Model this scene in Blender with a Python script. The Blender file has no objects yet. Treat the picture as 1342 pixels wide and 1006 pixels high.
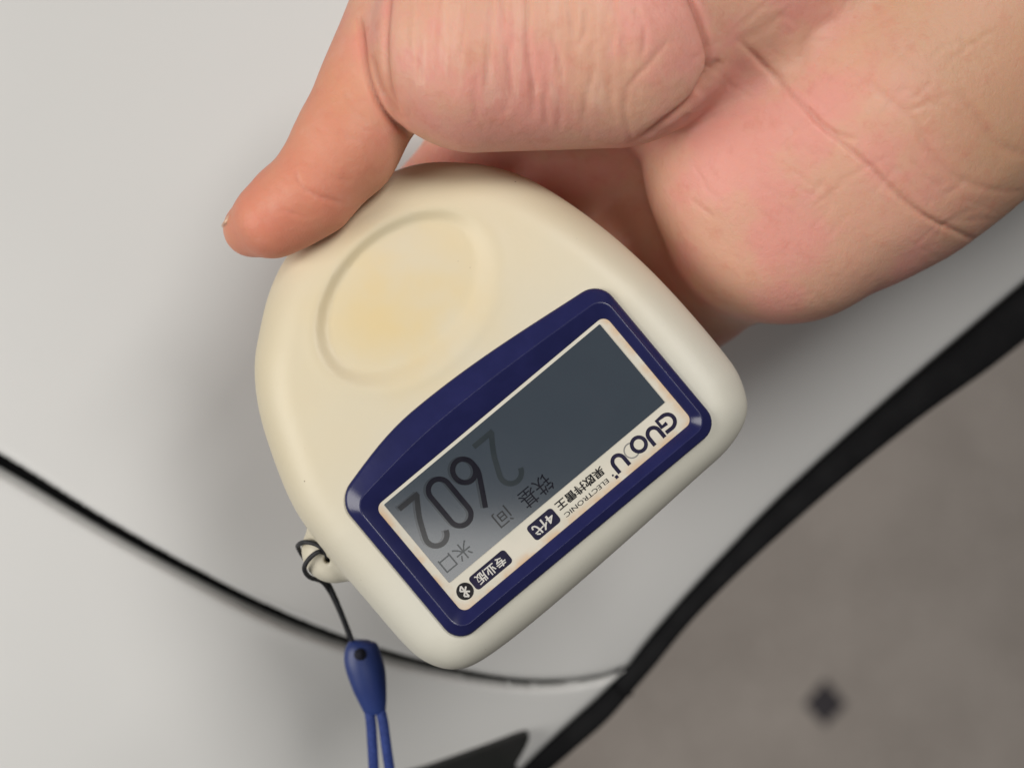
import bpy, bmesh, math, random
import numpy as np
from mathutils import Vector, Matrix

random.seed(4)
rng = np.random.default_rng(7)
S = bpy.context.scene
COL = S.collection

# ------------------------------------------------------------------ camera, world, lamps, exposure
ZF = 0.80            # height of the gauge's display face above the floor (m)
D = 250.0            # camera to display face (mm)
K = 0.125            # mm per photograph pixel at the display face

cam_d = bpy.data.cameras.new("camera")
cam = bpy.data.objects.new("camera", cam_d); COL.objects.link(cam)
cam.location = (0, 0, ZF + D / 1000)
cam_d.sensor_width = 36.0
cam_d.lens = 36.0 * D / (1342 * K)
cam_d.clip_start = 0.01; cam_d.clip_end = 50
cam_d.dof.use_dof = True
cam_d.dof.focus_distance = D / 1000 - 0.001
cam_d.dof.aperture_fstop = 12.0
S.camera = cam

W = bpy.data.worlds.new("World"); S.world = W; W.use_nodes = True
W.node_tree.nodes["Background"].inputs[0].default_value = (0.98, 0.99, 1.0, 1)
W.node_tree.nodes["Background"].inputs[1].default_value = 0.07

def area_lamp(name, loc, target, size, watts, color):
    l = bpy.data.lights.new(name, 'AREA'); l.shape = 'RECTANGLE'
    l.size, l.size_y = size; l.energy = watts; l.color = color
    o = bpy.data.objects.new(name, l); COL.objects.link(o)
    o.location = Vector(loc) + Vector((0, 0, ZF))
    d = Vector(target) + Vector((0, 0, ZF)) - o.location
    o.rotation_euler = d.to_track_quat('-Z', 'Y').to_euler()
    return o
area_lamp("window_light", (-0.71, -0.07, 0.50), (0, 0, -0.02), (0.50, 0.50), 5.3, (1.0, 0.97, 0.92))
area_lamp("fill_lamp", (0.32, 0.40, 0.88), (0, 0, -0.02), (0.30, 0.30), 6.2, (1.0, 0.97, 0.93))  # unseen lamp at upper right, fills the palm and right-hand panel
area_lamp("glare_lamp", (-0.08, -0.23, 1.05), (-0.08, -0.23, 0), (0.36, 0.22), 0.85, (1.0, 0.97, 0.92))  # unseen lamp, added overhead for the glare across the display

S.view_settings.view_transform = 'Standard'
S.view_settings.look = 'None'
S.view_settings.exposure = 0.0
S.view_settings.gamma = 1.0
S.view_settings.use_curve_mapping = False
S.render.engine = 'CYCLES'
S.cycles.use_denoising = True

# ------------------------------------------------------------------ helpers
def P(px, py, z):
    """photograph pixel at a height z (mm, 0 = display face) -> point in mm"""
    s = K * (D - z) / D
    return np.array([(px - 671.0) * s, (503.0 - py) * s, z])
def pr(r, z):
    return r * K * (D - z) / D
def W3(p):
    return (p[0] / 1000, p[1] / 1000, p[2] / 1000 + ZF)

def tag(o, label=None, cat=None, group=None, kind=None):
    if label: o["label"] = label
    if cat: o["category"] = cat
    if group: o["group"] = group
    if kind: o["kind"] = kind
    return o

def mesh_obj(name, verts, faces, mat, parent=None, smooth=True):
    me = bpy.data.meshes.new(name)
    me.from_pydata([tuple(v) for v in verts], [], [tuple(f) for f in faces])
    me.update()
    if smooth:
        me.polygons.foreach_set("use_smooth", [True] * len(me.polygons))
    o = bpy.data.objects.new(name, me); COL.objects.link(o)
    if mat: me.materials.append(mat)
    if parent: o.parent = parent
    return o

def fix_normals(o):
    bm = bmesh.new(); bm.from_mesh(o.data)
    bmesh.ops.recalc_face_normals(bm, faces=bm.faces[:])
    bm.to_mesh(o.data); bm.free()
    return o

def catmull(pts, n=8, closed=False):
    pts = [np.array(p, float) for p in pts]
    out = []; m = len(pts)
    rngi = range(m) if closed else range(m - 1)
    for i in rngi:
        if closed:
            p0, p1, p2, p3 = pts[(i - 1) % m], pts[i], pts[(i + 1) % m], pts[(i + 2) % m]
        else:
            p0, p1, p2, p3 = pts[max(i - 1, 0)], pts[i], pts[i + 1], pts[min(i + 2, m - 1)]
        for k in range(n):
            t = k / n
            out.append(0.5 * ((2 * p1) + (-p0 + p2) * t + (2 * p0 - 5 * p1 + 4 * p2 - p3) * t * t + (-p0 + 3 * p1 - 3 * p2 + p3) * t ** 3))
    if not closed: out.append(pts[-1])
    return np.array(out)

def tube(path, radii, seg=14, cap=True, flat=1.0):
    """verts, faces of a swept round tube along path (mm)"""
    path = np.array(path, float); n = len(path)
    if np.isscalar(radii): radii = [radii] * n
    V = []; F = []
    up = np.array([0, 0, 1.0])
    for i in range(n):
        t = path[min(i + 1, n - 1)] - path[max(i - 1, 0)]
        t /= np.linalg.norm(t) + 1e-9
        if abs(t @ up) > 0.95: ref = np.array([1.0, 0, 0])
        else: ref = up
        a = np.cross(t, ref); a /= np.linalg.norm(a)
        b = np.cross(a, t)
        for k in range(seg):
            th = 2 * math.pi * k / seg
            V.append(path[i] + radii[i] * (math.cos(th) * a + flat * math.sin(th) * b))
    for i in range(n - 1):
        for k in range(seg):
            F.append((i * seg + k, i * seg + (k + 1) % seg, (i + 1) * seg + (k + 1) % seg, (i + 1) * seg + k))
    if cap:
        F.append(tuple(range(seg))[::-1]); F.append(tuple((n - 1) * seg + k for k in range(seg)))
    return V, F

def surface_nets(f, org, h):
    nx, ny, nz = f.shape
    s = f < 0
    cnt = np.zeros((nx - 1, ny - 1, nz - 1), np.uint8)
    for i in (0, 1):
        for j in (0, 1):
            for k in (0, 1):
                cnt += s[i:nx - 1 + i, j:ny - 1 + j, k:nz - 1 + k]
    act = (cnt > 0) & (cnt < 8)
    I = np.argwhere(act)
    idx = -np.ones(act.shape, np.int32); idx[act] = np.arange(len(I))
    acc = np.zeros((len(I), 3)); num = np.zeros(len(I))
    C = [(i, j, k) for i in (0, 1) for j in (0, 1) for k in (0, 1)]
    for a in C:
        for ax in range(3):
            if a[ax]: continue
            b = list(a); b[ax] = 1
            fa = f[I[:, 0] + a[0], I[:, 1] + a[1], I[:, 2] + a[2]]
            fb = f[I[:, 0] + b[0], I[:, 1] + b[1], I[:, 2] + b[2]]
            m = (fa < 0) != (fb < 0)
            t = np.where(m, fa / np.where(m, fa - fb, 1), 0)
            p = np.tile(np.array(a, float), (len(I), 1)); p[:, ax] += t
            acc[m] += p[m]; num += m
    V = (I + acc / num[:, None]) * h + np.array(org)
    Q = []
    for ax in range(3):
        o1, o2 = (ax + 1) % 3, (ax + 2) % 3
        sl0 = [slice(None)] * 3; sl1 = [slice(None)] * 3
        sl0[ax] = slice(0, -1); sl1[ax] = slice(1, None)
        ch = s[tuple(sl0)] != s[tuple(sl1)]
        E = np.argwhere(ch)
        E = E[(E[:, o1] > 0) & (E[:, o2] > 0) & (E[:, o1] < f.shape[o1] - 1) & (E[:, o2] < f.shape[o2] - 1)]
        ins = s[E[:, 0], E[:, 1], E[:, 2]]
        def cell(d1, d2):
            c = E.copy(); c[:, o1] += d1; c[:, o2] += d2
            return idx[c[:, 0], c[:, 1], c[:, 2]]
        q = np.stack([cell(-1, -1), cell(0, -1), cell(0, 0), cell(-1, 0)], 1)
        q[~ins] = q[~ins][:, ::-1]
        Q.append(q)
    return V, np.concatenate(Q)

def trilinear(f, org, h, V):
    g = (V - np.array(org)) / h
    i = np.clip(np.floor(g).astype(int), 0, np.array(f.shape) - 2); t = g - i
    r = 0
    for a in (0, 1):
        for b in (0, 1):
            for c in (0, 1):
                w = (t[:, 0] if a else 1 - t[:, 0]) * (t[:, 1] if b else 1 - t[:, 1]) * (t[:, 2] if c else 1 - t[:, 2])
                r = r + w * f[i[:, 0] + a, i[:, 1] + b, i[:, 2] + c]
    return r

def grad(f, org, h, V):
    G = np.zeros_like(V)
    for a in range(3):
        e = np.zeros(3); e[a] = h
        G[:, a] = (trilinear(f, org, h, V + e) - trilinear(f, org, h, V - e)) / (2 * h)
    return G

def relax(V, Q, it=2, lam=0.5):
    E = np.concatenate([Q[:, [0, 1]], Q[:, [1, 2]], Q[:, [2, 3]], Q[:, [3, 0]]])
    E = np.concatenate([E, E[:, ::-1]])
    deg = np.bincount(E[:, 0], minlength=len(V))[:, None]
    for _ in range(it):
        acc = np.stack([np.bincount(E[:, 0], V[E[:, 1], k], minlength=len(V)) for k in range(3)], 1)
        V = V + lam * (acc / np.maximum(deg, 1) - V)
    return V

def smin(a, b, k):
    if k <= 0: return np.minimum(a, b)
    h = np.clip(0.5 + 0.5 * (b - a) / k, 0, 1)
    return b * (1 - h) + a * h - k * h * (1 - h)

# ------------------------------------------------------------------ materials
def new_mat(name):
    m = bpy.data.materials.new(name); m.use_nodes = True
    nt = m.node_tree; b = nt.nodes["Principled BSDF"]
    return m, nt, b
def node(nt, kind, **kw):
    n = nt.nodes.new(kind)
    for k, v in kw.items():
        if k in n.inputs.keys(): n.inputs[k].default_value = v
        else: setattr(n, k, v)
    return n
def mixc(nt, fac, a, b, blend='MIX'):
    n = nt.nodes.new("ShaderNodeMix"); n.data_type = 'RGBA'; n.blend_type = blend
    for sock, v in ((n.inputs[0], fac), (n.inputs[6], a), (n.inputs[7], b)):
        if hasattr(v, "is_linked") or hasattr(v, "links"): nt.links.new(v, sock)
        else: sock.default_value = v if isinstance(v, (int, float)) else (*v, 1)
    return n.outputs[2]
def ramp(nt, src, p0, p1):
    n = nt.nodes.new("ShaderNodeMapRange"); n.interpolation_type = 'SMOOTHSTEP'
    nt.links.new(src, n.inputs[0]); n.inputs[1].default_value = p0; n.inputs[2].default_value = p1
    return n.outputs[0]
def noise(nt, scale, detail=3, vec=None, rough=0.5):
    n = node(nt, "ShaderNodeTexNoise", Scale=scale, Detail=detail, Roughness=rough)
    if vec is not None: nt.links.new(vec, n.inputs["Vector"])
    return n.outputs[0]
def obj_coord(nt):
    return nt.nodes.new("ShaderNodeTexCoord").outputs["Object"]
def bump(nt, b, src, strength, dist):
    n = node(nt, "ShaderNodeBump", Strength=strength, Distance=dist)
    nt.links.new(src, n.inputs["Height"])
    if b.inputs["Normal"].is_linked:
        nt.links.new(b.inputs["Normal"].links[0].from_socket, n.inputs["Normal"])
    nt.links.new(n.outputs[0], b.inputs["Normal"])

def simple(name, col, rough, noise_scale=None, col2=None, bump_s=0, bump_scale=0, **kw):
    m, nt, b = new_mat(name)
    b.inputs["Roughness"].default_value = rough
    b.inputs["Base Color"].default_value = (*col, 1)
    v = obj_coord(nt)
    if noise_scale:
        f = ramp(nt, noise(nt, noise_scale, 5, v), 0.35, 0.7)
        nt.links.new(mixc(nt, f, col, col2 or tuple(c * 0.8 for c in col)), b.inputs["Base Color"])
    if bump_s:
        bump(nt, b, noise(nt, bump_scale, 3, v), bump_s, 0.0002)
    for k, val in kw.items():
        b.inputs[k].default_value = val
    return m

# gauge shell: off-white soft plastic, yellowed by the hand at the grip end
def shell_material():
    m, nt, b = new_mat("cream_plastic")
    v = obj_coord(nt)
    sep = nt.nodes.new("ShaderNodeSeparateXYZ"); nt.links.new(v, sep.inputs[0])
    grip = ramp(nt, sep.outputs[1], 0.010, -0.034)
    n1 = noise(nt, 60, 4, v)
    mul = node(nt, "ShaderNodeMath", operation='MULTIPLY'); nt.links.new(grip, mul.inputs[0])
    nt.links.new(ramp(nt, n1, 0.1, 0.75), mul.inputs[1])
    c = mixc(nt, grip, (0.66, 0.64, 0.555), (0.68, 0.61, 0.455))
    # worn yellow centre of the thumb dish
    dv = node(nt, "ShaderNodeVectorMath", operation='DISTANCE'); nt.links.new(v, dv.inputs[0]); dv.inputs[1].default_value = (-0.001, -0.0325, -0.004)
    spot = node(nt, "ShaderNodeMath", operation='MULTIPLY'); nt.links.new(ramp(nt, dv.outputs["Value"], 0.021, 0.003), spot.inputs[0]); nt.links.new(ramp(nt, n1, 0.2, 0.62), spot.inputs[1])
    hm = node(nt, "ShaderNodeMath", operation='MULTIPLY'); nt.links.new(mul.outputs[0], hm.inputs[0]); hm.inputs[1].default_value = 0.35
    c = mixc(nt, hm.outputs[0], c, (0.71, 0.59, 0.37))
    c = mixc(nt, spot.outputs[0], c, (0.72, 0.575, 0.31))
    # grime specks
    sp = node(nt, "ShaderNodeTexVoronoi", Scale=420.0); nt.links.new(v, sp.inputs["Vector"])
    spm = ramp(nt, sp.outputs["Distance"], 0.075, 0.03)
    msk = ramp(nt, noise(nt, 90, 2, v), 0.57, 0.62)
    mm = node(nt, "ShaderNodeMath", operation='MULTIPLY'); nt.links.new(spm, mm.inputs[0]); nt.links.new(msk, mm.inputs[1])
    c = mixc(nt, mm.outputs[0], c, (0.22, 0.17, 0.11))
    nt.links.new(c, b.inputs["Base Color"])
    b.inputs["Roughness"].default_value = 0.48
    bump(nt, b, noise(nt, 70, 5, v, 0.55), 0.25, 0.0006)
    return m

def skin_material():
    m, nt, b = new_mat("skin")
    v = obj_coord(nt)
    sep = nt.nodes.new("ShaderNodeSeparateXYZ"); nt.links.new(v, sep.inputs[0])
    at = lambda n: node(nt, "ShaderNodeAttribute", attribute_name=n).outputs["Fac"]
    base = (0.71, 0.395, 0.28); pink = (0.74, 0.345, 0.28); tan = (0.57, 0.335, 0.205); red = (0.60, 0.20, 0.135)
    thumb = (0.66, 0.275, 0.16)
    c = mixc(nt, ramp(nt, noise(nt, 70, 5, v, 0.6), 0.38, 0.60), base, pink)
    c = mixc(nt, at("tan"), c, tan)
    c = mixc(nt, at("thumb"), c, thumb)
    tr = node(nt, "ShaderNodeMath", operation='MULTIPLY'); nt.links.new(at("tip"), tr.inputs[0]); nt.links.new(ramp(nt, noise(nt, 90, 3, v), 0.2, 0.7), tr.inputs[1])
    c = mixc(nt, tr.outputs[0], c, (0.68, 0.235, 0.155))
    # mottling: small pale and red flecks of the palm
    pale = node(nt, "ShaderNodeMath", operation='MULTIPLY'); nt.links.new(ramp(nt, noise(nt, 210, 3, v), 0.55, 0.75), pale.inputs[0]); pale.inputs[1].default_value = 0.16
    c = mixc(nt, pale.outputs[0], c, (0.72, 0.46, 0.37))
    rd = node(nt, "ShaderNodeMath", operation='MULTIPLY'); nt.links.new(ramp(nt, noise(nt, 260, 5, v, 0.65), 0.50, 0.80), rd.inputs[0]); rd.inputs[1].default_value = 0.38
    c = mixc(nt, rd.outputs[0], c, red)
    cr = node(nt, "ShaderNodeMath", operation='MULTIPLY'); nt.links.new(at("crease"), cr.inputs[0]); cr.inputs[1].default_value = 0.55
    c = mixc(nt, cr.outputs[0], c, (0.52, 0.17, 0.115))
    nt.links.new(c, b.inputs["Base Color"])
    b.inputs["Roughness"].default_value = 0.52
    b.inputs["Specular IOR Level"].default_value = 0.38
    b.inputs["Subsurface Weight"].default_value = 0.55
    b.inputs["Subsurface Radius"].default_value = (1.0, 0.32, 0.18)
    b.inputs["Subsurface Scale"].default_value = 0.0022
    # fine relief: pores, skin lines, lengthwise wrinkles on the ball of the thumb
    mp = node(nt, "ShaderNodeMapping"); mp.inputs["Scale"].default_value = (1.0, 0.12, 0.3); mp.inputs["Rotation"].default_value = (0, 0, 0.06)
    nt.links.new(v, mp.inputs["Vector"])
    wr = node(nt, "ShaderNodeMath", operation='MULTIPLY'); nt.links.new(noise(nt, 380, 3, mp.outputs[0], 0.6), wr.inputs[0]); nt.links.new(at("wrinkle"), wr.inputs[1])
    wob = node(nt, "ShaderNodeTexNoise", Scale=180.0, Detail=2.0); nt.links.new(v, wob.inputs["Vector"])
    vw = node(nt, "ShaderNodeVectorMath", operation='MULTIPLY_ADD'); nt.links.new(wob.outputs["Color"], vw.inputs[0]); vw.inputs[1].default_value = (0.0025,) * 3; nt.links.new(v, vw.inputs[2])
    vor = node(nt, "ShaderNodeTexVoronoi", Scale=800.0, feature='DISTANCE_TO_EDGE'); nt.links.new(vw.outputs[0], vor.inputs["Vector"])
    fa = node(nt, "ShaderNodeMath", operation='MULTIPLY_ADD'); nt.links.new(ramp(nt, vor.outputs["Distance"], 0.0, 0.16), fa.inputs[0]); fa.inputs[1].default_value = 0.07
    nt.links.new(noise(nt, 520, 4, v, 0.62), fa.inputs[2]); fine = fa.outputs[0]
    ad = node(nt, "ShaderNodeMath", operation='ADD'); nt.links.new(wr.outputs[0], ad.inputs[0]); nt.links.new(fine, ad.inputs[1])
    bump(nt, b, ad.outputs[0], 0.36, 0.0004)
    st = node(nt, "ShaderNodeMath", operation='MULTIPLY'); nt.links.new(ramp(nt, wr.outputs[0], 0.46, 0.62), st.inputs[0]); st.inputs[1].default_value = 0.40
    nt.links.new(mixc(nt, st.outputs[0], c, (0.78, 0.50, 0.38)), b.inputs["Base Color"])
    return m

def paint_material():
    m, nt, b = new_mat("white_car_paint")
    v = obj_coord(nt)
    f = ramp(nt, noise(nt, 7, 4, v), 0.3, 0.75)
    c = mixc(nt, f, (0.63, 0.63, 0.62), (0.59, 0.59, 0.58))
    vo = node(nt, "ShaderNodeTexVoronoi", Scale=45.0); nt.links.new(v, vo.inputs["Vector"])
    c = mixc(nt, ramp(nt, vo.outputs["Distance"], 0.016, 0.008), c, (0.25, 0.24, 0.22))
    nt.links.new(c, b.inputs["Base Color"])
    nt.links.new(mixc(nt, f, (0.38, 0.38, 0.38), (0.46, 0.46, 0.46)), b.inputs["Roughness"])
    b.inputs["Coat Weight"].default_value = 0.35; b.inputs["Coat Roughness"].default_value = 0.22
    return m

def floor_material():
    m, nt, b = new_mat("grey_brown_floor")
    v = obj_coord(nt)
    c = mixc(nt, ramp(nt, noise(nt, 14, 6, v), 0.3, 0.7), (0.52, 0.46, 0.415), (0.45, 0.395, 0.355))
    c = mixc(nt, ramp(nt, noise(nt, 130, 5, v, 0.7), 0.5, 0.72), c, (0.60, 0.54, 0.49))
    nt.links.new(c, b.inputs["Base Color"]); b.inputs["Roughness"].default_value = 0.65
    bump(nt, b, noise(nt, 200, 4, v), 0.2, 0.001)
    return m

def faceplate_material():
    m, nt, b = new_mat("aged_white_print")
    v = obj_coord(nt)
    at = node(nt, "ShaderNodeAttribute", attribute_name="edge").outputs["Fac"]
    mul = node(nt, "ShaderNodeMath", operation='MULTIPLY'); nt.links.new(at, mul.inputs[0])
    nt.links.new(ramp(nt, noise(nt, 330, 4, v), 0.30, 0.62), mul.inputs[1])
    c = mixc(nt, ramp(nt, noise(nt, 120, 3, v), 0.3, 0.7), (0.66, 0.62, 0.53), (0.60, 0.575, 0.49))
    c = mixc(nt, mul.outputs[0], c, (0.60, 0.36, 0.17))
    nt.links.new(c, b.inputs["Base Color"]); b.inputs["Roughness"].default_value = 0.35
    return m

M = {}
M['shell'] = shell_material()
M['skin'] = skin_material()
M['paint'] = paint_material()
M['floor'] = floor_material()
M['plate'] = faceplate_material()
M['bezel'] = simple("navy_plastic", (0.014, 0.016, 0.076), 0.25, 260, (0.017, 0.019, 0.088), 0.06, 900)
M['lcd'] = simple("lcd_glass", (0.043, 0.056, 0.073), 0.10, 160, (0.045, 0.058, 0.075), **{"Specular IOR Level": 0.9})
M['seg'] = simple("lcd_segment", (0.010, 0.010, 0.016), 0.10, 300, (0.014, 0.014, 0.02), **{"Specular IOR Level": 0.22})
M['seg_pale'] = simple("lcd_segment_pale", (0.028, 0.036, 0.042), 0.10, 300, (0.034, 0.042, 0.048), **{"Specular IOR Level": 0.32})
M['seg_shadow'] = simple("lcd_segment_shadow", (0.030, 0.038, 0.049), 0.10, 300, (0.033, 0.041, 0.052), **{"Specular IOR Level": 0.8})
M['seg_mid'] = simple("lcd_segment_mid", (0.020, 0.022, 0.026), 0.10, 300, (0.025, 0.027, 0.031), **{"Specular IOR Level": 0.32})
M['ink'] = simple("navy_ink", (0.012, 0.011, 0.034), 0.4, 500, (0.02, 0.018, 0.045), **{"Specular IOR Level": 0.15})
M['ink_black'] = simple("black_ink", (0.012, 0.012, 0.014), 0.4, 500, (0.025, 0.024, 0.025), **{"Specular IOR Level": 0.15})
M['ink_grey'] = simple("grey_ink", (0.20, 0.20, 0.19), 0.4, 500, (0.25, 0.24, 0.23))
M['print_white'] = simple("white_ink", (0.62, 0.60, 0.56), 0.4, 500, (0.55, 0.53, 0.50))
M['black_rubber'] = simple("black_rubber", (0.008, 0.008, 0.009), 0.85, 120, (0.012, 0.012, 0.013), **{"Specular IOR Level": 0.15})
M['black_plastic'] = simple("black_trim_plastic", (0.014, 0.015, 0.014), 0.7, 120, (0.018, 0.018, 0.018), 0.3, 600, **{"Specular IOR Level": 0.2})
M['cavity'] = simple("dark_underbody", (0.010, 0.010, 0.010), 0.8, 60, (0.015, 0.015, 0.015))
M['cord'] = simple("black_cord", (0.014, 0.014, 0.018), 0.6, 900, (0.03, 0.03, 0.034), 0.5, 2500)
M['blue'] = simple("blue_clasp_plastic", (0.015, 0.034, 0.165), 0.42, 200, (0.018, 0.040, 0.18))
M['blue_cord'] = simple("blue_woven_cord", (0.016, 0.036, 0.18), 0.75, 900, (0.028, 0.056, 0.24), 0.6, 2600)
M['hole'] = simple("dark_hole", (0.006, 0.007, 0.02), 0.8, 300, (0.008, 0.009, 0.022))
M['nail'] = simple("thumb_nail", (0.62, 0.40, 0.28), 0.3, 200, (0.58, 0.36, 0.25))
M['inlay'] = simple("dark_floor_tile", (0.045, 0.038, 0.046), 0.6, 40, (0.058, 0.05, 0.058))

# ------------------------------------------------------------------ the setting: floor
FZ = -ZF * 1000
g = 6000.0; n = 24
V = []; F = []
for j in range(n + 1):
    for i in range(n + 1):
        V.append(W3((-g / 2 + g * i / n, -g / 2 + g * j / n, FZ)))
for j in range(n):
    for i in range(n):
        F.append((j * (n + 1) + i, j * (n + 1) + i + 1, (j + 1) * (n + 1) + i + 1, (j + 1) * (n + 1) + i))
floor = mesh_obj("floor", V, F, M['floor'])
tag(floor, kind="structure")
cx, cy, _ = P(1081, 922, FZ); q = pr(29, FZ)
pts = [(cx, cy + q * 1.12), (cx + q * 0.95, cy), (cx, cy - q), (cx - q * 0.95, cy)]
V = [W3((x, y, FZ - 1)) for x, y in pts] + [W3((x, y, FZ + 1.2)) for x, y in pts] + [W3((cx + (x - cx) * .94, cy + (y - cy) * .94, FZ + 2)) for x, y in pts]
F = [(k, (k + 1) % 4, 4 + (k + 1) % 4, 4 + k) for k in range(4)] + [(4 + k, 4 + (k + 1) % 4, 8 + (k + 1) % 4, 8 + k) for k in range(4)] + [(8, 9, 10, 11)]
o = mesh_obj("inlay_tile", V, F, M['inlay'], floor, smooth=False)

# ------------------------------------------------------------------ car: two white panels, gap, black edge strip, trim
car = bpy.data.objects.new("car", None); COL.objects.link(car)
car.location = W3(P(300, 700, -90))
tag(car, "white car body with a dark panel gap and black edge strip behind the gauge", "car")
def kid(o, parent):
    o.parent = parent
    o.matrix_parent_inverse = Matrix.Translation(parent.location).inverted() if parent.type == 'EMPTY' else Matrix()
    return o

def car_z(x, y):
    """height of the painted skin (mm)"""
    d = np.maximum(0, (0.70 * x - 0.71 * y) + 10.0)
    z = -80 - 0.0034 * d ** 2
    # shallow bend put into the shape, imitating a soft shadow edge left of the gauge
    a = P(362, 330, -80); b_ = P(120, 700, -80)
    t = (b_ - a)[:2]; t = t / np.linalg.norm(t); nrm = np.array([-t[1], t[0]])
    side = (x - a[0]) * nrm[0] + (y - a[1]) * nrm[1]          # > 0 to the right
    along = ((x - a[0]) * t[0] + (y - a[1]) * t[1]) / np.linalg.norm((b_ - a)[:2])
    s = np.log1p(np.exp(np.clip(side / 2.0, -30, 30))) * 2.0
    fade = 1 - np.clip((along - 0.45) / 0.40, 0, 1) ** 2 * (3 - 2 * np.clip((along - 0.45) / 0.40, 0, 1))
    z = z - 0.15 * s * np.exp(-s / 17.0) * fade
    return z

seam = [(-420, 395), (-200, 494), (0, 602), (130, 680), (240, 741), (350, 796), (450, 838), (560, 875), (660, 900), (730, 907), (790, 903), (826, 893)]
half = [15, 14, 12, 10.5, 9.5, 8.6, 7.6, 7.0, 6.4, 5.4, 4.2, 3.4]
strip_edge = [(826, 893), (860, 848), (905, 795), (960, 735), (1030, 662), (1110, 588), (1200, 508), (1290, 432), (1400, 340), (1600, 175), (1850, -40)]
low_edge = [(826, 893), (790, 930), (745, 970), (700, 1012), (640, 1075), (560, 1165), (460, 1290)]

def poly_sdf(pts, X, Y):
    d = np.full(X.shape, 1e9); ins = np.zeros(X.shape, bool)
    m = len(pts)
    for i in range(m):
        a = pts[i]; b = pts[(i + 1) % m]; e = b - a
        wx = X - a[0]; wy = Y - a[1]
        t = np.clip((wx * e[0] + wy * e[1]) / (e @ e + 1e-12), 0, 1)
        d = np.minimum(d, (wx - e[0] * t) ** 2 + (wy - e[1] * t) ** 2)
        c = ((a[1] <= Y) != (b[1] <= Y))
        xi = a[0] + (Y - a[1]) * e[0] / (e[1] if abs(e[1]) > 1e-9 else 1e-9)
        ins ^= c & (X < xi)
    d = np.sqrt(d)
    return np.where(ins, -d, d)

def axis_steps(lo, a, b, hi, fine, coarse):
    """grid lines: fine between a and b, coarse outside"""
    return np.concatenate([np.arange(lo, a, coarse), np.arange(a, b, fine), np.arange(b, hi, coarse)])
def panel(name, edge_px, far_px):
    """painted skin cut out along edge_px, its edge rolled down into the gap"""
    poly = np.array([P(x, y, -85)[:2] for x, y in list(edge_px) + far_px])
    hf = 0.6
    gx = axis_steps(poly[:, 0].min() - 8, -190, 205, poly[:, 0].max() + 8, hf, 8.0)
    gy = axis_steps(poly[:, 1].min() - 8, -170, 112, poly[:, 1].max() + 8, hf, 8.0)
    X, Y = np.meshgrid(gx, gy, indexing='ij')
    d = poly_sdf(poly, X, Y)
    gxd = np.gradient(d, gx, axis=0); gyd = np.gradient(d, gy, axis=1)
    nrm = np.hypot(gxd, gyd) + 1e-9; gxd /= nrm; gyd /= nrm
    near = (np.abs(d) <= 0.5 * hf); outer = (d > 0.5 * hf) & (d < 1.9 * hf)
    X = np.where(near | outer, X - gxd * d, X); Y = np.where(near | outer, Y - gyd * d, Y)
    e = np.where(near, 0, np.maximum(-d, 0))
    z = car_z(X, Y) - 0.9 * np.exp(-e / 0.45)
    z = np.where(outer, z - 8.0, z)
    use = d < 1.9 * hf
    idx = -np.ones(X.shape, int); idx[use] = np.arange(use.sum())
    q = np.stack([idx[:-1, :-1], idx[1:, :-1], idx[1:, 1:], idx[:-1, 1:]], -1).reshape(-1, 4)
    q = q[(q >= 0).all(1)]
    V = np.stack([X[use] / 1000, Y[use] / 1000, z[use] / 1000 + ZF], 1)
    o = mesh_obj(name, V, q, M['paint'])
    kid(o, car); return o

sc = catmull([(*a, b) for a, b in zip(seam, half)], 8)
def offs(c, sgn):
    out = []
    for i in range(len(c)):
        t = c[min(i + 1, len(c) - 1)][:2] - c[max(i - 1, 0)][:2]; t /= np.linalg.norm(t)
        out.append((c[i][0] + sgn * t[1] * c[i][2], c[i][1] - sgn * t[0] * c[i][2]))
    return out
upper = offs(sc, 1) + [tuple(p) for p in catmull(strip_edge, 8)[1:]]
lower = offs(sc, -1) + [tuple(p) for p in catmull(low_edge, 8)[1:]]
upper = [(x, y) for x, y in upper]
o = panel("upper_panel", upper, [(1850, -900), (-700, -900), (-700, 270)])
o["label"] = "upper white painted panel with a shallow bend imitating a soft shadow edge"
o = panel("lower_panel", lower, [(300, 1500), (-700, 1500), (-700, 270)])
# dark channel under the gap
ch = catmull([P(x, y, -92) for x, y in seam], 6)
V = []; F = []
for i, p in enumerate(ch):
    t = ch[min(i + 1, len(ch) - 1)] - ch[max(i - 1, 0)]; t /= np.linalg.norm(t)
    nn = np.array([-t[1], t[0], 0])
    z = car_z(p[0], p[1]) - 8.5
    for w_, dz in ((-7, -2), (-4, 0.0), (-1.2, 0.8), (1.2, 0.8), (4, 0), (7, -2)):
        V.append(W3((p[0] + nn[0] * w_, p[1] + nn[1] * w_, z + dz)))
for i in range(len(ch) - 1):
    for k in range(5):
        F.append((i * 6 + k, i * 6 + k + 1, (i + 1) * 6 + k + 1, (i + 1) * 6 + k))
kid(mesh_obj("gap_seal", V, F, M['black_rubber']), car)

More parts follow.
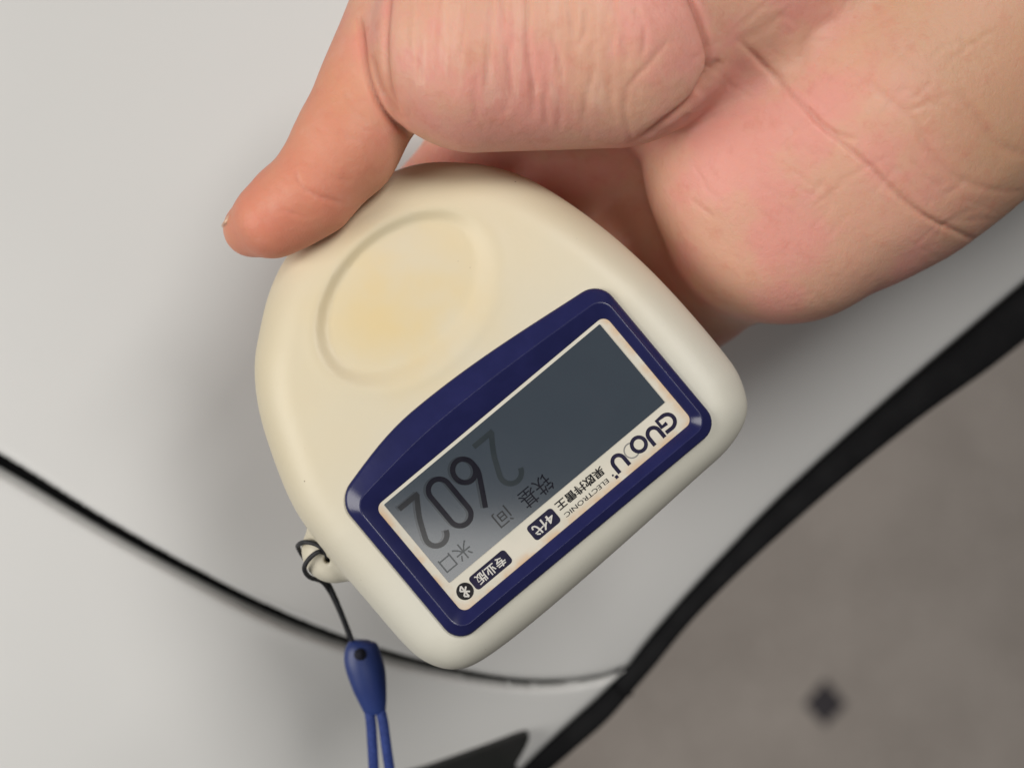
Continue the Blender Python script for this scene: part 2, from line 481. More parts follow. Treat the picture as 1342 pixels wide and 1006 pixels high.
# black strip along the body edge, built as two lengths that meet at the gap
def strip(name, pts, mat, flat=0.55, dz=-3.0):
    pc = catmull(pts, 8)
    path = []; rad = []
    for x, y, w_ in pc:
        p = P(x, y, -95); z = car_z(p[0], p[1]) + dz
        p = P(x, y, z); path.append(P(x, y, z)); rad.append(pr(w_, z))
    V, F = tube(path, rad, 20, True, flat)
    return kid(mesh_obj(name, [W3(v) for v in V], F, mat), car)
strip("edge_strip", [(810, 900, 18), (844, 865, 15.5), (894, 805, 15), (954, 742, 16), (1025, 674, 18), (1106, 601, 20.5), (1198, 525, 23), (1290, 453, 28), (1400, 362, 30), (1600, 200, 33), (1850, -15, 36)], M['black_rubber'])
strip("edge_strip", [(820, 890, 17), (783, 931, 18), (735, 973, 18), (689, 1015, 18), (634, 1082, 22), (552, 1172, 24), (452, 1294, 26)], M['black_rubber'], 0.55, -4.0)
# inner wall of the sill below the strip, so the body has depth
V = []; F = []
lp = list(catmull(low_edge[::-1], 6)) + list(catmull(strip_edge, 6)[1:])
for i, (x, y) in enumerate(lp):
    p = P(x, y, -95); z = car_z(p[0], p[1])
    for u, dz in ((0, -4), (-2, -40), (-8, -120), (-60, -300)):
        V.append(W3((p[0] + u * 0.7, p[1] - u * 0.7, z + dz)))
for i in range(len(lp) - 1):
    for k in range(3):
        F.append((i * 4 + k, i * 4 + k + 1, (i + 1) * 4 + k + 1, (i + 1) * 4 + k))
kid(mesh_obj("sill", V, F, M['cavity']), car)

# black trim piece at the bottom edge of the picture
tp = [(470, 1022), (560, 996), (640, 971), (684, 957), (693, 962), (691, 972), (684, 986), (676, 1006), (690, 1040), (640, 1090), (560, 1130), (440, 1100)]
tp = catmull(tp, 4, True)
V = []; F = []; m = len(tp)
cen = tp.mean(0)
for lvl, (sc_, dz) in enumerate(((1.0, -6), (1.0, 3.0), (0.985, 4.2), (0.95, 4.8))):
    for x, y in tp:
        x2, y2 = cen + (np.array((x, y)) - cen) * sc_
        p = P(x2, y2, -95); V.append(W3((p[0], p[1], car_z(p[0], p[1]) + dz)))
for l in range(3):
    for k in range(m):
        F.append((l * m + k, l * m + (k + 1) % m, (l + 1) * m + (k + 1) % m, (l + 1) * m + k))
F.append(tuple(3 * m + k for k in range(m)))
o = kid(fix_normals(mesh_obj("corner_trim", V, F, M['black_plastic'], None, smooth=False)), car)

# ------------------------------------------------------------------ the gauge
ANG = math.radians(39.9)
XD = np.array([-math.cos(ANG), -math.sin(ANG)])      # reading direction of its print, in the ground plane
YD = np.array([math.sin(ANG), -math.cos(ANG)])       # up direction of its print
C0 = P(690, 605, 0)
def loc2(px, py, z=0):
    d = P(px, py, z)[:2] - C0[:2]
    return np.array([d @ XD, d @ YD])
gauge = bpy.data.objects.new("thickness_gauge", None); COL.objects.link(gauge)
gauge.location = W3(C0); gauge.rotation_euler = (0, 0, math.atan2(XD[1], XD[0]))
tag(gauge, "cream handheld paint gauge with navy framed display, held by the hand", "gauge")
def mm(v): return (v[0] / 1000, v[1] / 1000, v[2] / 1000)

outline_px = [(972, 540), (964, 497), (940, 460), (880, 390), (820, 330), (760, 281), (700, 242), (650, 223), (600, 216), (555, 217), (515, 228), (476, 250),
              (440, 280), (400, 312), (374, 345), (356, 385), (345, 430), (338, 480), (345, 540), (368, 610), (395, 668), (435, 722), (482, 777), (535, 838), (566, 861), (600, 868), (635, 855),
              (700, 806), (800, 720), (900, 630), (950, 583)]
ol = np.array([loc2(x, y, -13) for x, y in outline_px])
ol = catmull(ol, 5, True)
TH = 27.0; R = 7.6; ZC = -TH / 2
h = 0.36
lo = ol.min(0) - 6; hi = ol.max(0) + 8
xs = np.arange(lo[0] - 6, hi[0] + 6, h); ys = np.arange(lo[1], hi[1], h); zs = np.arange(-TH - 2, 3, h)
X2, Y2 = np.meshgrid(xs, ys, indexing='ij')
d2 = poly_sdf(ol, X2, Y2)
# crown of the face: it falls away towards the grip end
gb = np.clip((-Y2 - 17) / 34.0, 0, 1.4)
drop = 4.2 * gb ** 2 + 0.0011 * X2 ** 2 * np.clip((-Y2 - 10) / 20, 0, 1)
# thumb dish
dc = loc2(533, 391, -2)
ea, eb = pr(136, -2), pr(95, -2)
th = math.radians(3)
ux = (X2 - dc[0]) * math.cos(th) + (Y2 - dc[1]) * math.sin(th); uy = -(X2 - dc[0]) * math.sin(th) + (Y2 - dc[1]) * math.cos(th)
rr = np.sqrt((ux / ea) ** 2 + (uy / eb) ** 2)
def sst(x, a, b):
    t = np.clip((x - a) / (b - a), 0, 1); return t * t * (3 - 2 * t)
wxd = np.clip((ux * XD[0] + uy * YD[0]) / 14.0, -1, 1)
lowr = np.clip((ux * (XD[0] * .8 - XD[1] * .6) + uy * (YD[0] * .8 - YD[1] * .6)) / 13.0, -1, 1)
inn_ = 0.86 - 0.20 * sst(lowr, -0.25, 0.9)
dish = 1.3 * (1 - sst(rr, inn_, 1.04)) - 0.10 * np.exp(-((rr - 1.07) / 0.07) ** 2) + 0.10 * (1 - rr.clip(0, 1) ** 2)
dish = np.where(rr < 1.35, dish, 0)
top = (drop + dish)[:, :, None]
Z3 = zs[None, None, :]
zz = Z3 + top * sst(Z3, ZC - 2, ZC + 6)
qx = (d2 + R)[:, :, None] + 0 * Z3; qz = np.abs(zz - ZC) - (TH / 2 - R)
f = np.minimum(np.maximum(qx, qz), 0) + np.sqrt(np.maximum(qx, 0) ** 2 + np.maximum(qz, 0) ** 2) - R
# lanyard lug: a rounded ear
lc = loc2(440, 719, -14); lr = pr(43, -14)
dl = np.sqrt((X2 - lc[0]) ** 2 + (Y2 - lc[1]) ** 2)[:, :, None]
r_ = 3.6
qx = dl - lr + r_; qz = np.abs(Z3 + 14.0) - (5.2 - r_)
fl = np.minimum(np.maximum(qx, qz), 0) + np.sqrt(np.maximum(qx, 0) ** 2 + np.maximum(qz, 0) ** 2) - r_
f = smin(f, fl, 2.2)
hc = loc2(429, 733, -9)
dh = np.sqrt((X2 - hc[0]) ** 2 + (Y2 - hc[1]) ** 2)[:, :, None] - 0.58 + 0 * Z3
f = np.maximum(f, -dh)
org = (xs[0], ys[0], zs[0])
V, Q = surface_nets(f.astype(np.float32), org, h)
for _ in range(2):
    G = grad(f, org, h, V); v = trilinear(f, org, h, V)
    V = V - (v / np.maximum((G ** 2).sum(1), 0.2))[:, None] * G
V = relax(V, Q, 3, 0.4)
body = mesh_obj("body", V / 1000, Q, M['shell'], gauge)

# navy bezel: outer foot, outer flank, ridge, inner flank down to the printed plate
def rquad(a0, a1, b0, b1, r, bulge=None, nc=9, ne=26):
    """rounded rectangle in gauge pixels (a along the print, b up), same point count every time"""
    pts = []
    cs = [(a1 - r, b1 - r, 0), (a0 + r, b1 - r, 90), (a0 + r, b0 + r, 180), (a1 - r, b0 + r, 270)]
    for i, (ca, cb, a_) in enumerate(cs):
        for k in range(nc):
            th_ = math.radians(a_ + 90 * k / (nc - 1)); pts.append((ca + r * math.cos(th_), cb + r * math.sin(th_)))
        nxt = cs[(i + 1) % 4]; th_ = math.radians(nxt[2])
        p0 = pts[-1]; p1 = (nxt[0] + r * math.cos(th_), nxt[1] + r * math.sin(th_))
        for k in range(1, ne):
            t = k / ne; a = p0[0] + (p1[0] - p0[0]) * t; b = p0[1] + (p1[1] - p0[1]) * t
            pts.append((a, b))
    if bulge:
        amp, peak, pw = bulge
        out = []
        for a, b in pts:
            if b < (b0 + b1) / 2 - 20:
                t = (a - a0) / (a1 - a0)
                t = t / (2 * peak) if t < peak else 0.5 + (t - peak) / (2 * (1 - peak))
                b -= amp * max(0, math.sin(math.pi * t)) ** pw * min(1, ((b0 + b1) / 2 - 20 - b) / 40)
            out.append((a, b))
        pts = out
    return pts
bo = (26, 0.66, 1.15); bi = (13, 0.62, 1.1)
loops = [(rquad(-225, 222, -121, 126, 27, bo), -2.5), (rquad(-225, 222, -121, 126, 27, bo), 0.50), (rquad(-223.5, 220.5, -119.5, 124.5, 26, bo), 0.80),
         (rquad(-221, 218, -117, 122.5, 25, bo), 0.98), (rquad(-215, 209, -103, 114, 20, bi), 1.75), (rquad(-214, 208, -101.5, 113, 19, bi), 1.85), (rquad(-212.5, 206.5, -100, 111.5, 18, bi), 1.75),
         (rquad(-203, 192, -83.5, 100.5, 12), 0.50), (rquad(-201, 190, -81, 98.5, 11), 0.25), (rquad(-201, 190, -81, 98.5, 11), -1.0)]
V = []; F = []; m = len(loops[0][0])
for pts, z in loops:
    for a, b in pts: V.append((a * K / 1000, b * K / 1000, z / 1000))
for l in range(len(loops) - 1):
    for k in range(m):
        F.append((l * m + k, l * m + (k + 1) % m, (l + 1) * m + (k + 1) % m, (l + 1) * m + k))
bezel = fix_normals(mesh_obj("bezel", V, F, M['bezel'], gauge))

def plate(name, pts, z, mat, parent, inner=None, thick=0.25):
    V = []; F = []; m = len(pts)
    for zz_ in (z - thick, z):
        for a, b in pts: V.append((a * K / 1000, b * K / 1000, zz_ / 1000))
    for k in range(m): F.append((k, (k + 1) % m, m + (k + 1) % m, m + k))
    F.append(tuple(m + k for k in range(m)))
    return fix_normals(mesh_obj(name, V, F, mat, parent, smooth=False))

# printed plate as a grid with an 'edge' attribute for its stained rim
na, nb = 150, 70
A = np.linspace(-202, 191, na); B = np.linspace(-82, 99.5, nb)
V = [(a * K / 1000, b * K / 1000, 0.0003) for b in B for a in A]
F = [(j * na + i, j * na + i + 1, (j + 1) * na + i + 1, (j + 1) * na + i) for j in range(nb - 1) for i in range(na - 1)]
fp = mesh_obj("faceplate", V, F, M['plate'], gauge, smooth=False)
ed = fp.data.attributes.new("edge", 'FLOAT', 'POINT')
ev = []
for b in B:
    for a in A:
        e = min(a + 202, 191 - a, 99.5 - b, b + 82 + 12)
        ev.append(float(np.clip(1 - e / 13.0, 0, 1) * 0.75))
ed.data.foreach_set("value", ev)

screen = plate("screen", rquad(-189, 179, -77, 56.5, 1.5), 0.42, M['lcd'], gauge, thick=0.3)

# flat print helpers ------------------------------------------------
def ribbon(name, paths, w, z, mat, parent, closed=False):
    """strokes of width w (gauge pixels) along paths"""
    V = []; F = []
    for ip, path in enumerate(paths):
        path = np.array(path, float); zi = z + 0.012 * ip
        n_ = len(path)
        b0 = len(V)
        for i in range(n_):
            t = path[(i + 1) % n_ if closed else min(i + 1, n_ - 1)] - path[(i - 1) % n_ if closed else max(i - 1, 0)]
            t /= np.linalg.norm(t) + 1e-9; nn = np.array([-t[1], t[0]]) * w / 2
            for s_ in (1, -1):
                p = path[i] + s_ * nn; V.append((p[0] * K / 1000, p[1] * K / 1000, zi / 1000))
        for i in range(n_ if closed else n_ - 1):
            j = (i + 1) % n_
            F.append((b0 + 2 * i, b0 + 2 * i + 1, b0 + 2 * j + 1, b0 + 2 * j))
    o = mesh_obj(name, V, F, mat, parent, smooth=False)
    bm = bmesh.new(); bm.from_mesh(o.data)
    for f_ in bm.faces:
        if f_.normal.z < 0: f_.normal_flip()
    bm.to_mesh(o.data); bm.free()
    return o

def text_obj(name, s, ca, cb, w, hgt, z, mat, parent, bold=0.0):
    cu = bpy.data.curves.new(name, 'FONT'); cu.body = s; cu.offset = bold; cu.resolution_u = 3
    t = bpy.data.objects.new(name, cu); COL.objects.link(t)
    dg = bpy.context.evaluated_depsgraph_get()
    me = bpy.data.meshes.new_from_object(t.evaluated_get(dg))
    bpy.data.objects.remove(t)
    co = np.array([v.co[:] for v in me.vertices])
    mn, mx = co.min(0), co.max(0)
    for v in me.vertices:
        v.co = (((v.co[0] - mn[0]) / (mx[0] - mn[0]) - 0.5) * w * K / 1000 + ca * K / 1000,
                ((v.co[1] - mn[1]) / (mx[1] - mn[1]) - 0.5) * hgt * K / 1000 + cb * K / 1000, z / 1000)
    me.materials.clear(); me.materials.append(mat)
    o = bpy.data.objects.new(name, me); COL.objects.link(o); o.parent = parent
    return o
def ab(px, py):
    l = loc2(px, py); return l / K
def arc(cx_, cy_, rx, ry, a0, a1, n_=20):
    return [(cx_ + rx * math.cos(math.radians(a0 + (a1 - a0) * k / n_)), cy_ + ry * math.sin(math.radians(a0 + (a1 - a0) * k / n_))) for k in range(n_ + 1)]

# big reading: 2602
def digit(ch, ca, cb, w, hg):
    x0, x1, y0, y1 = ca - w / 2, ca + w / 2, cb - hg / 2, cb + hg / 2
    r = w / 2
    if ch == '0':
        return [arc(ca, y1 - r, r, r, 0, 180) + arc(ca, y0 + r, r, r, 180, 360)], True
    if ch == '6':
        tail = catmull([(x1 - 5, y1), (x0 + 9, y0 + hg * 0.62), (x0 + 1, y0 + hg * 0.40), (x0, y0 + r * 1.15)], 6)
        return [list(map(tuple, tail)) + arc(ca, y0 + r * 1.1, r, r * 1.1, 180, 270)[1:], arc(ca, y0 + r * 1.1, r, r * 1.1, 268, 530)], False
    if ch == '2':
        return [arc(ca, y1 - r, r, r, 165, -25) + [tuple(p) for p in catmull([(x1 - 3, y1 - r * 1.7), (ca + 1, y0 + hg * 0.33), (x0, y0)], 5)], [(x0 - 2.5, y0), (x1 + 1, y0)]], False
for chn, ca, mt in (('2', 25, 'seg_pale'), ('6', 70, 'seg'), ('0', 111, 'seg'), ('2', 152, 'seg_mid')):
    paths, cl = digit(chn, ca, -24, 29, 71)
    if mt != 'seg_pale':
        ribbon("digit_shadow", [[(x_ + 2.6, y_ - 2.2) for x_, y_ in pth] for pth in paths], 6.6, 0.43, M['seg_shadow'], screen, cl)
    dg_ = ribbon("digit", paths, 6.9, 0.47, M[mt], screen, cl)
    dg_["label"] = "pale display digit " + chn if mt == 'seg_pale' else "dark display digit " + chn
text_obj("screen_text", "铁基", 15, 37, 49, 25, 0.45, M['seg'], screen, 0.0)
text_obj("screen_text", "间", 70, 35, 22, 23, 0.45, M['seg_mid'], screen)
text_obj("screen_text", "米口", 150, 36, 46, 23, 0.45, M['seg_pale'], screen)

ZP = 0.34
# wordmark drawn in strokes
def letter(kind, px, py, s=21.0):
    a, b = ab(px, py); r = s / 2
    if kind == 'U': return [[(a - r * .80, b + r), (a - r * .80, b - r * .15)] + arc(a, b - r * .15, r * .80, r * .85, 180, 360)[1:] + [(a + r * .80, b + r)]]
    if kind == 'G': return [[(a + r * 0.95, b + r * .92), (a, b + r * .95)] + arc(a, b, r, r * .95, 90, 270)[1:] + [(a + r * .92, b - r * .95), (a + r * .92, b + .6), (a + r * .1, b + .6)]]
def wordmark(kind, px, py):
    return ribbon("brand_letter", letter(kind, px, py), 5.2, ZP, M['ink'], fp)
wordmark('G', 874, 553); wordmark('U', 858, 570)
a, b = ab(837, 582); ribbon("brand_letter", [arc(a, b, 9.4, 9.4, 0, 354, 30)], 5.0, ZP, M['ink'], fp, True)
a, b = ab(827.5, 590); ribbon("brand_letter", [arc(a, b, 9.8, 9.8, -122, 122, 30)], 1.8, ZP - 0.02, M['ink_grey'], fp)
wordmark('U', 812, 606)
a, b = ab(808, 624.5); ribbon("brand_mark", [[(a - 2.2, b), (a + 2.2, b)]], 4.4, ZP, M['ink'], fp)
a, b = ab(803, 622.5); ribbon("brand_mark", [[(a - 1.2, b), (a + 1.2, b)]], 2.4, ZP, M['ink'], fp)
a0_, b0_ = ab(786, 619); a1_, b1_ = ab(734, 660)
text_obj("chinese_name", "果欧排雷王", (a0_ + a1_) / 2, (b0_ + b1_) / 2, 79, 13.5, ZP, M['ink_black'], fp, 0.022)
a0_, b0_ = ab(795, 630); a1_, b1_ = ab(742, 674)
text_obj("brand_text", "ELECTRONIC", (a0_ + a1_) / 2, (b0_ + b1_) / 2, 73, 6.2, ZP, M['ink_black'], fp, 0.004)
def badge(px, py, w, hg, txt, tw, thh, r=5.0):
    a, b = ab(px, py)
    bd = plate("badge", rquad(a - w / 2, a + w / 2, b - hg / 2, b + hg / 2, r, None, 6, 3), ZP, M['ink'], fp, thick=0.03)
    text_obj("badge_text", txt, a, b, tw, thh, ZP + 0.03, M['print_white'], bd, 0.018)
    bd["label"] = "dark rounded badge reading " + txt
badge(712.5, 686.5, 43, 23, "4代", 33, 15.5)
badge(643, 746, 61, 21, "专业版", 47, 14.5)
a, b = ab(609.5, 774)
bd = plate("badge", [(a + 11.5 * math.cos(2 * math.pi * k / 36), b + 11.5 * math.sin(2 * math.pi * k / 36)) for k in range(36)], ZP, M['ink_black'], fp, thick=0.03)
bd["label"] = "round dark badge with white wireless rune"
ribbon("badge_mark", [[(a - 5, b - 4.2), (a + 5, b + 4.2)], [(a + 5, b + 4.2), (a, b + 8.6)], [(a, b + 8.6), (a, b - 8.6)], [(a, b - 8.6), (a + 5, b - 4.2)], [(a + 5, b - 4.2), (a - 5, b + 4.2)]], 2.2, ZP + 0.03, M['print_white'], bd)

# ------------------------------------------------------------------ wrist strap hanging from the lug
strap = bpy.data.objects.new("wrist_strap", None); COL.objects.link(strap)
strap.location = W3(P(478, 880, -34))
tag(strap, "blue wrist strap with black loop cord hanging from the gauge's lug", "strap")
def strap_tube(name, pts, r, mat, seg=12, flat=1.0, parent=strap):
    pc = catmull([np.append(P(x, y, z), rr_) for (x, y, z, rr_) in [(*p[:3], (p[3] if len(p) > 3 else r)) for p in pts]], 8)
    V, F = tube(pc[:, :3], [pr(max(q_, 0.05), -20) for q_ in pc[:, 3]], seg, True, flat)
    o = fix_normals(mesh_obj(name, [W3(v) for v in V], F, mat))
    return kid(o, parent)
strap_tube("loop_cord", [(429, 734, -13), (428, 728, -9), (424, 720, -7.6), (413, 712.5, -7.8), (400, 710, -8.6), (392, 713, -11), (391, 718, -15), (402, 735, -20), (425, 757, -21.5), (436, 775, -24), (448, 803, -29), (460, 834, -33), (466, 850, -34)], 3.0, M['cord'])
strap_tube("loop_cord", [(429, 734, -13), (426, 725, -9), (417, 723, -7.7), (406, 731, -7.8), (399, 742, -8.6), (401, 751, -11), (408, 757, -15), (422, 762, -20), (434, 778, -25), (447, 806, -30), (457, 832, -34), (464, 850, -35.5)], 3.0, M['cord'])
cl = strap_tube("clasp", [(473, 838, -34, 12), (473, 842, -34, 19), (474, 850, -34, 24), (476, 865, -34, 26.5), (480, 880, -34, 26.5), (484, 898, -34, 24), (488, 915, -34, 20), (491, 929, -34, 16), (492, 935, -34, 13)], 20, M['blue'], 24, 0.62)
hp = P(472, 857, -22)
V, F = tube([P(472, 857, -31.72), P(472, 857, -32.2), P(472.5, 858, -34)], [pr(8.0, -32), pr(8, -32), pr(6, -32)], 16)
kid(mesh_obj("cord_hole", [W3(v) for v in V], F, M['hole']), strap)
strap_tube("strap_cord", [(483, 925, -34), (486, 945, -34), (488, 975, -35), (490, 1010, -36), (493, 1060, -38), (500, 1130, -42)], 7.2, M['blue_cord'])
strap_tube("strap_cord", [(497, 925, -34), (502, 945, -34), (506, 975, -34.5), (511, 1010, -36), (518, 1060, -38), (528, 1130, -42)], 7.2, M['blue_cord'])

# ------------------------------------------------------------------ the hand
prims = []   # (a, b, ra, rb, k, zscale)
def cap(a, b, k=4.0, zs_=1.0):
    prims.append((P(*a[:3]), P(*b[:3]), pr(a[3], a[2]), pr(b[3], b[2]), k, zs_))
# palm and forearm
cap((1200, 105, -26, 200), (1480, -95, -28, 212), 6)
cap((1480, -95, -28, 212), (1760, -300, -30, 225), 6)
cap((980, 60, -27, 160), (1200, 10, -26, 190), 8)
cap((1030, 262, -18, 162), (1130, 172, -20, 184), 7, 1.2)
cap((1130, 172, -21, 184), (1230, 80, -26, 190), 8)
cap((985, 190, -20, 140), (965, 60, -25, 155), 8)
cap((660, 75, -20, 92), (840, 70, -28, 125), 6)
cap((520, 80, -20, 74), (640, 118, -42, 72), 5)
# ball of the thumb
cap((835, 20, -1, 140), (1040, -110, -12, 180), 5, 1.25)
cap((622, 60, 5, 139), (800, 42, 3, 152), 5, 1.2)
n_thenar = len(prims)
# thumb
cap((560, -10, -3, 90), (452, 193, -1, 66), 2.0)
cap((452, 193, -1, 66), (409, 250, -0.5, 56), 3)
cap((409, 250, -0.5, 56), (357, 289, -1, 49), 3)
cap((372, 274, -3, 50), (328, 301, -5, 35), 3)
# fingers, wrapped behind the gauge
for ch in ([(1010, 305, -31, 96), (905, 386, -41, 72), (740, 500, -37, 62), (640, 585, -36, 52)],
           [(960, 220, -40, 84), (820, 325, -43, 70), (640, 450, -37, 63), (530, 540, -36, 54)],
           [(900, 130, -40, 84), (740, 245, -43, 70), (570, 390, -37, 63), (460, 500, -36, 54)],
           [(820, 90, -36, 84), (650, 170, -40, 64), (555, 285, -37, 60), (480, 390, -36, 53)]):
    for i in range(3): cap(ch[i], ch[i + 1], (11.0 if ch[0][0] == 1010 else 6.0) if i == 0 else 3.5)

h = 0.42
bb_lo = np.min([np.minimum(a - ra, b - rb) for a, b, ra, rb, k, zs_ in prims], 0) - 2
bb_hi = np.max([np.maximum(a + ra, b + rb) for a, b, ra, rb, k, zs_ in prims], 0) + 2
bb_hi[0] = min(bb_hi[0], 165); bb_hi[1] = min(bb_hi[1], 128)
ax = [np.arange(bb_lo[i], bb_hi[i], h, dtype=np.float32) for i in range(3)]
f = np.full([len(a) for a in ax], 12.0, np.float32)
for a, b, ra, rb, k, zs_ in prims:
    lo_ = np.minimum(a - ra, b - rb) - k - 3; hi_ = np.maximum(a + ra, b + rb) + k + 3
    sl = tuple(slice(max(0, int((lo_[i] - bb_lo[i]) / h)), max(0, int((hi_[i] - bb_lo[i]) / h) + 1)) for i in range(3))
    x = ax[0][sl[0]][:, None, None]; y = ax[1][sl[1]][None, :, None]; z = ax[2][sl[2]][None, None, :]
    e = b - a; L2 = float(e @ e)
    t = np.clip(((x - a[0]) * e[0] + (y - a[1]) * e[1] + (z - a[2]) * e[2]) / L2, 0, 1).astype(np.float32)
    d = np.sqrt((x - a[0] - e[0] * t) ** 2 + (y - a[1] - e[1] * t) ** 2 + ((z - a[2] - e[2] * t) * zs_) ** 2) - (ra + (rb - ra) * t)
    f[sl] = smin(f[sl], d.astype(np.float32), k)
V, Q = surface_nets(f, bb_lo, h)
for _ in range(2):
    G = grad(f, bb_lo, h, V); v = trilinear(f, bb_lo, h, V)
    V = V - (v / np.maximum((G ** 2).sum(1), 0.3))[:, None] * G
V = relax(V, Q, 4, 0.5)
G = grad(f, bb_lo, h, V); N = G / (np.linalg.norm(G, axis=1)[:, None] + 1e-9)
del f
# keep the flesh clear of the gauge: press the skin back where it meets the shell
sx = 671 + V[:, 0] / (K * (D - V[:, 2]) / D); sy = 503 - V[:, 1] / (K * (D - V[:, 2]) / D)   # photograph pixel of each vertex
front = sst(N[:, 2], 0.05, 0.35)

def dist_poly(pts):
    pts = catmull(pts, 6); d = np.full(len(V), 1e9); tt = np.zeros(len(V))
    m = len(pts)
    sel = (sx > pts[:, 0].min() - 60) & (sx < pts[:, 0].max() + 60) & (sy > pts[:, 1].min() - 60) & (sy < pts[:, 1].max() + 60)
    X = sx[sel]; Y = sy[sel]; dd = np.full(len(X), 1e9); ti = np.zeros(len(X))
    for i in range(m - 1):
        a = pts[i]; e = pts[i + 1] - a
        t = np.clip(((X - a[0]) * e[0] + (Y - a[1]) * e[1]) / (e @ e + 1e-9), 0, 1)
        r2 = np.hypot(X - a[0] - e[0] * t, Y - a[1] - e[1] * t)
        ti = np.where(r2 < dd, (i + t) / (m - 1), ti); dd = np.minimum(dd, r2)
    d[sel] = dd; tt[sel] = ti
    return d, tt
disp = np.zeros(len(V)); crease = np.zeros(len(V))
def add_crease(pts, depth, w, swell=0.12, tint=1.0):
    """fold: depth in mm, width in photograph pixels"""
    global disp, crease
    d, t = dist_poly(pts)
    taper = np.clip(np.minimum(t / 0.15, (1 - t) / 0.2), 0, 1) ** 0.7
    disp -= depth * taper * np.exp(-(d / w) ** 2) * front
    disp += depth * swell * taper * np.exp(-((d - 2.6 * w) / (1.6 * w)) ** 2) * front
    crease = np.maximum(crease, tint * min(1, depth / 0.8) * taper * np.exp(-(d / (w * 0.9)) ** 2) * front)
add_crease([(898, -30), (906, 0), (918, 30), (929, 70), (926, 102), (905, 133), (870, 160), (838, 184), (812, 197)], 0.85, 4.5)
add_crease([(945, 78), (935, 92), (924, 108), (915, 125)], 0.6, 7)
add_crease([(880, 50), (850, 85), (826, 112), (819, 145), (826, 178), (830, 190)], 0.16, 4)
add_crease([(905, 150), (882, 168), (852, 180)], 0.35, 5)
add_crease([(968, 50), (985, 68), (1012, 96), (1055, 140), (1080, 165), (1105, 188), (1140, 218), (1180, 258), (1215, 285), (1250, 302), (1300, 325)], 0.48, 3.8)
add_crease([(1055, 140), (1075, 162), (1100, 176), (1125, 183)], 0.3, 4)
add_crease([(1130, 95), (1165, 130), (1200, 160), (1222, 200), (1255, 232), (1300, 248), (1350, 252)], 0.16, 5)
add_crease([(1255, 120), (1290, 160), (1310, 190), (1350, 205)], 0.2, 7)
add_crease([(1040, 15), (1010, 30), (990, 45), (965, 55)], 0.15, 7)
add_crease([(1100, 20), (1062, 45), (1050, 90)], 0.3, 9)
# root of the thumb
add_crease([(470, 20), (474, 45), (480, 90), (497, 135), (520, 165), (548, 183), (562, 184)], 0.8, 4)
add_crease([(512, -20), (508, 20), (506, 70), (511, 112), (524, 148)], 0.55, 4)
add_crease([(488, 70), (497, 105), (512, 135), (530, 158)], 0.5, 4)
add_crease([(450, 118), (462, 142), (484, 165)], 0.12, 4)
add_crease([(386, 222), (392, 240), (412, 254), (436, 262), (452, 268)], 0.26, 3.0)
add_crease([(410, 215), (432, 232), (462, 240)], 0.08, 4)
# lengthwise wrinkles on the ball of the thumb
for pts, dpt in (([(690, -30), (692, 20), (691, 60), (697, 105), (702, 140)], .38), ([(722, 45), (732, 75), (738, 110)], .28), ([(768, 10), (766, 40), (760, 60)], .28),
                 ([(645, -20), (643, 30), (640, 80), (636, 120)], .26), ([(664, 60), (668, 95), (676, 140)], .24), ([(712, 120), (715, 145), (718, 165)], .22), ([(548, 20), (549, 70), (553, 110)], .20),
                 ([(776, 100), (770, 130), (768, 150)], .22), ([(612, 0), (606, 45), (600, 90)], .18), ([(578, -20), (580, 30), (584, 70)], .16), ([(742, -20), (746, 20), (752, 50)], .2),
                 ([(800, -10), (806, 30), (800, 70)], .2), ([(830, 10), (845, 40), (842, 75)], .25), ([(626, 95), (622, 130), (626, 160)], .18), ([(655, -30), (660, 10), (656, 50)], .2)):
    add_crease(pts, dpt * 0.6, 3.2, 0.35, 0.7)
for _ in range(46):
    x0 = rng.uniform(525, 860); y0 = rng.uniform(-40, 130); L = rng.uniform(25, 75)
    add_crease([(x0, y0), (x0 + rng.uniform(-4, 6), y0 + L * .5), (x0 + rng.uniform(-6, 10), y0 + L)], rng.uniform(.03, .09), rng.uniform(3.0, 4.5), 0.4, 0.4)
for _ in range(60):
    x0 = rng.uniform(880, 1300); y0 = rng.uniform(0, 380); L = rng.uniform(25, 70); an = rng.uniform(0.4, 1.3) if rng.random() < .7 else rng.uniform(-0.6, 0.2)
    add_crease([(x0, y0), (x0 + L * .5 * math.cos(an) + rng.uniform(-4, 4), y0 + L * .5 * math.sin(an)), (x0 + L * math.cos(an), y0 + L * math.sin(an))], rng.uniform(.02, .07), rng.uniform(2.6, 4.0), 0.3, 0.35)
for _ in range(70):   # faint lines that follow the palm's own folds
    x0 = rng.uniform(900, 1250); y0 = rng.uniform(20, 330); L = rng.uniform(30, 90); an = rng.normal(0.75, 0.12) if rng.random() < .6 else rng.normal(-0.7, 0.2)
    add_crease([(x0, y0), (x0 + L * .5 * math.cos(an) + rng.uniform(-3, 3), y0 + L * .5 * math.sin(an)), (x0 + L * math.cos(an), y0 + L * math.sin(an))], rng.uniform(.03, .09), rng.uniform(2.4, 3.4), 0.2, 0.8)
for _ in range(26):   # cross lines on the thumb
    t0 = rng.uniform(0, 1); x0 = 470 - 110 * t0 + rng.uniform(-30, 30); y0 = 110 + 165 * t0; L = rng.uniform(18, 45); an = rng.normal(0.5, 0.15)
    add_crease([(x0, y0), (x0 + L * .5 * math.cos(an), y0 + L * .5 * math.sin(an) + 2), (x0 + L * math.cos(an), y0 + L * math.sin(an))], rng.uniform(.03, .08), rng.uniform(2.4, 3.4), 0.2, 0.6)
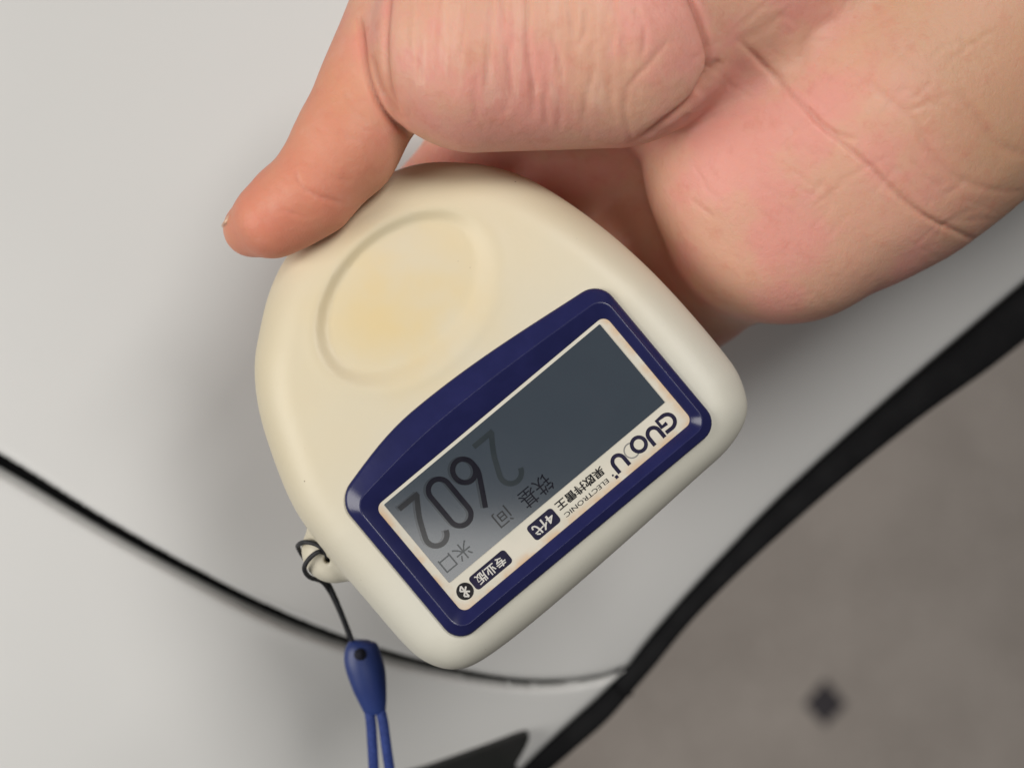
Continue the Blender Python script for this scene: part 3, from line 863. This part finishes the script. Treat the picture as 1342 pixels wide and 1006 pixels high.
# soft unevenness of the flesh
def lump(p, s): return np.sin(p[:, 0] / s + 1.3 * np.sin(p[:, 1] / s * 0.8)) * np.sin(p[:, 1] / s * 1.1 + 0.7 * np.sin(p[:, 2] / s)) * np.cos(p[:, 2] / s * 0.9)
disp += 0.22 * lump(V, 7.0) + 0.10 * lump(V + 5, 3.1)
V = V + N * disp[:, None]
hand = mesh_obj("hand", [], [], None)
me = hand.data
me.clear_geometry()
me.vertices.add(len(V)); Vm = (V / 1000.0); Vm[:, 2] += ZF
base = np.array(W3(P(1100, 150, -40)))
me.vertices.foreach_set("co", (Vm - base).ravel())
me.loops.add(Q.size); me.loops.foreach_set("vertex_index", Q.ravel().astype(np.int32))
me.polygons.add(len(Q)); me.polygons.foreach_set("loop_start", np.arange(0, Q.size, 4, dtype=np.int32))
me.polygons.foreach_set("use_smooth", np.ones(len(Q), bool))
me.update(calc_edges=True); me.validate()
me.materials.append(M['skin'])
hand.location = base
tag(hand, "bare hand, palm showing, gripping the cream gauge with its thumb", "hand")
def attr(name, vals):
    a_ = me.attributes.new(name, 'FLOAT', 'POINT'); a_.data.foreach_set("value", np.asarray(vals, np.float32))
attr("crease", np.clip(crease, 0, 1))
attr("wrinkle", np.clip(sst(sx, 500, 560) * (1 - sst(sx, 790, 880)) * (1 - sst(sy, 120, 195)), 0, 1) * front)
attr("tip", 0.85 * sst(-0.63 * (sx - 430) + 0.775 * (sy - 190), -20, 120) * (sx < 545) * (sy < 420))
attr("tan", 0.8 * sst(sx - 0.55 * sy, 1010, 1210))
attr("thumb", (1 - sst(sx - 0.35 * (sy - 100), 425, 545)) * (sy < 420) * 0.75)

# thumb nail, seen edge-on at the far side of the tip
c_ = P(312, 292, -6.5)
V = []; F = []
ax_l = (P(318, 306, -6.5) - P(352, 262, -6.5)); ax_l /= np.linalg.norm(ax_l)
outw = np.array([-0.80, 0.42, -0.43]); outw -= ax_l * (outw @ ax_l); outw /= np.linalg.norm(outw)
side = np.cross(ax_l, outw)
nu, nv = 12, 14
for j in range(nv):
    tv = j / (nv - 1)
    for i in range(nu):
        th_ = math.radians(-50 + 100 * i / (nu - 1))
        rad_ = 5.6
        ctr = P(366, 270, -4.0) + ax_l * (tv * 9.8 - 1.0 - 1.6 * (abs(th_) ** 2)) - outw * 0.12 * tv ** 2 * 3
        V.append(ctr + rad_ * (math.cos(th_) * outw + math.sin(th_) * side))
for j in range(nv - 1):
    for i in range(nu - 1):
        F.append((j * nu + i, j * nu + i + 1, (j + 1) * nu + i + 1, (j + 1) * nu + i))
nail = mesh_obj("nail", [np.array(W3(v)) - base for v in V], F, M['nail'], hand)
sm = nail.modifiers.new("thickness", 'SOLIDIFY'); sm.thickness = 0.0006; sm.offset = 0
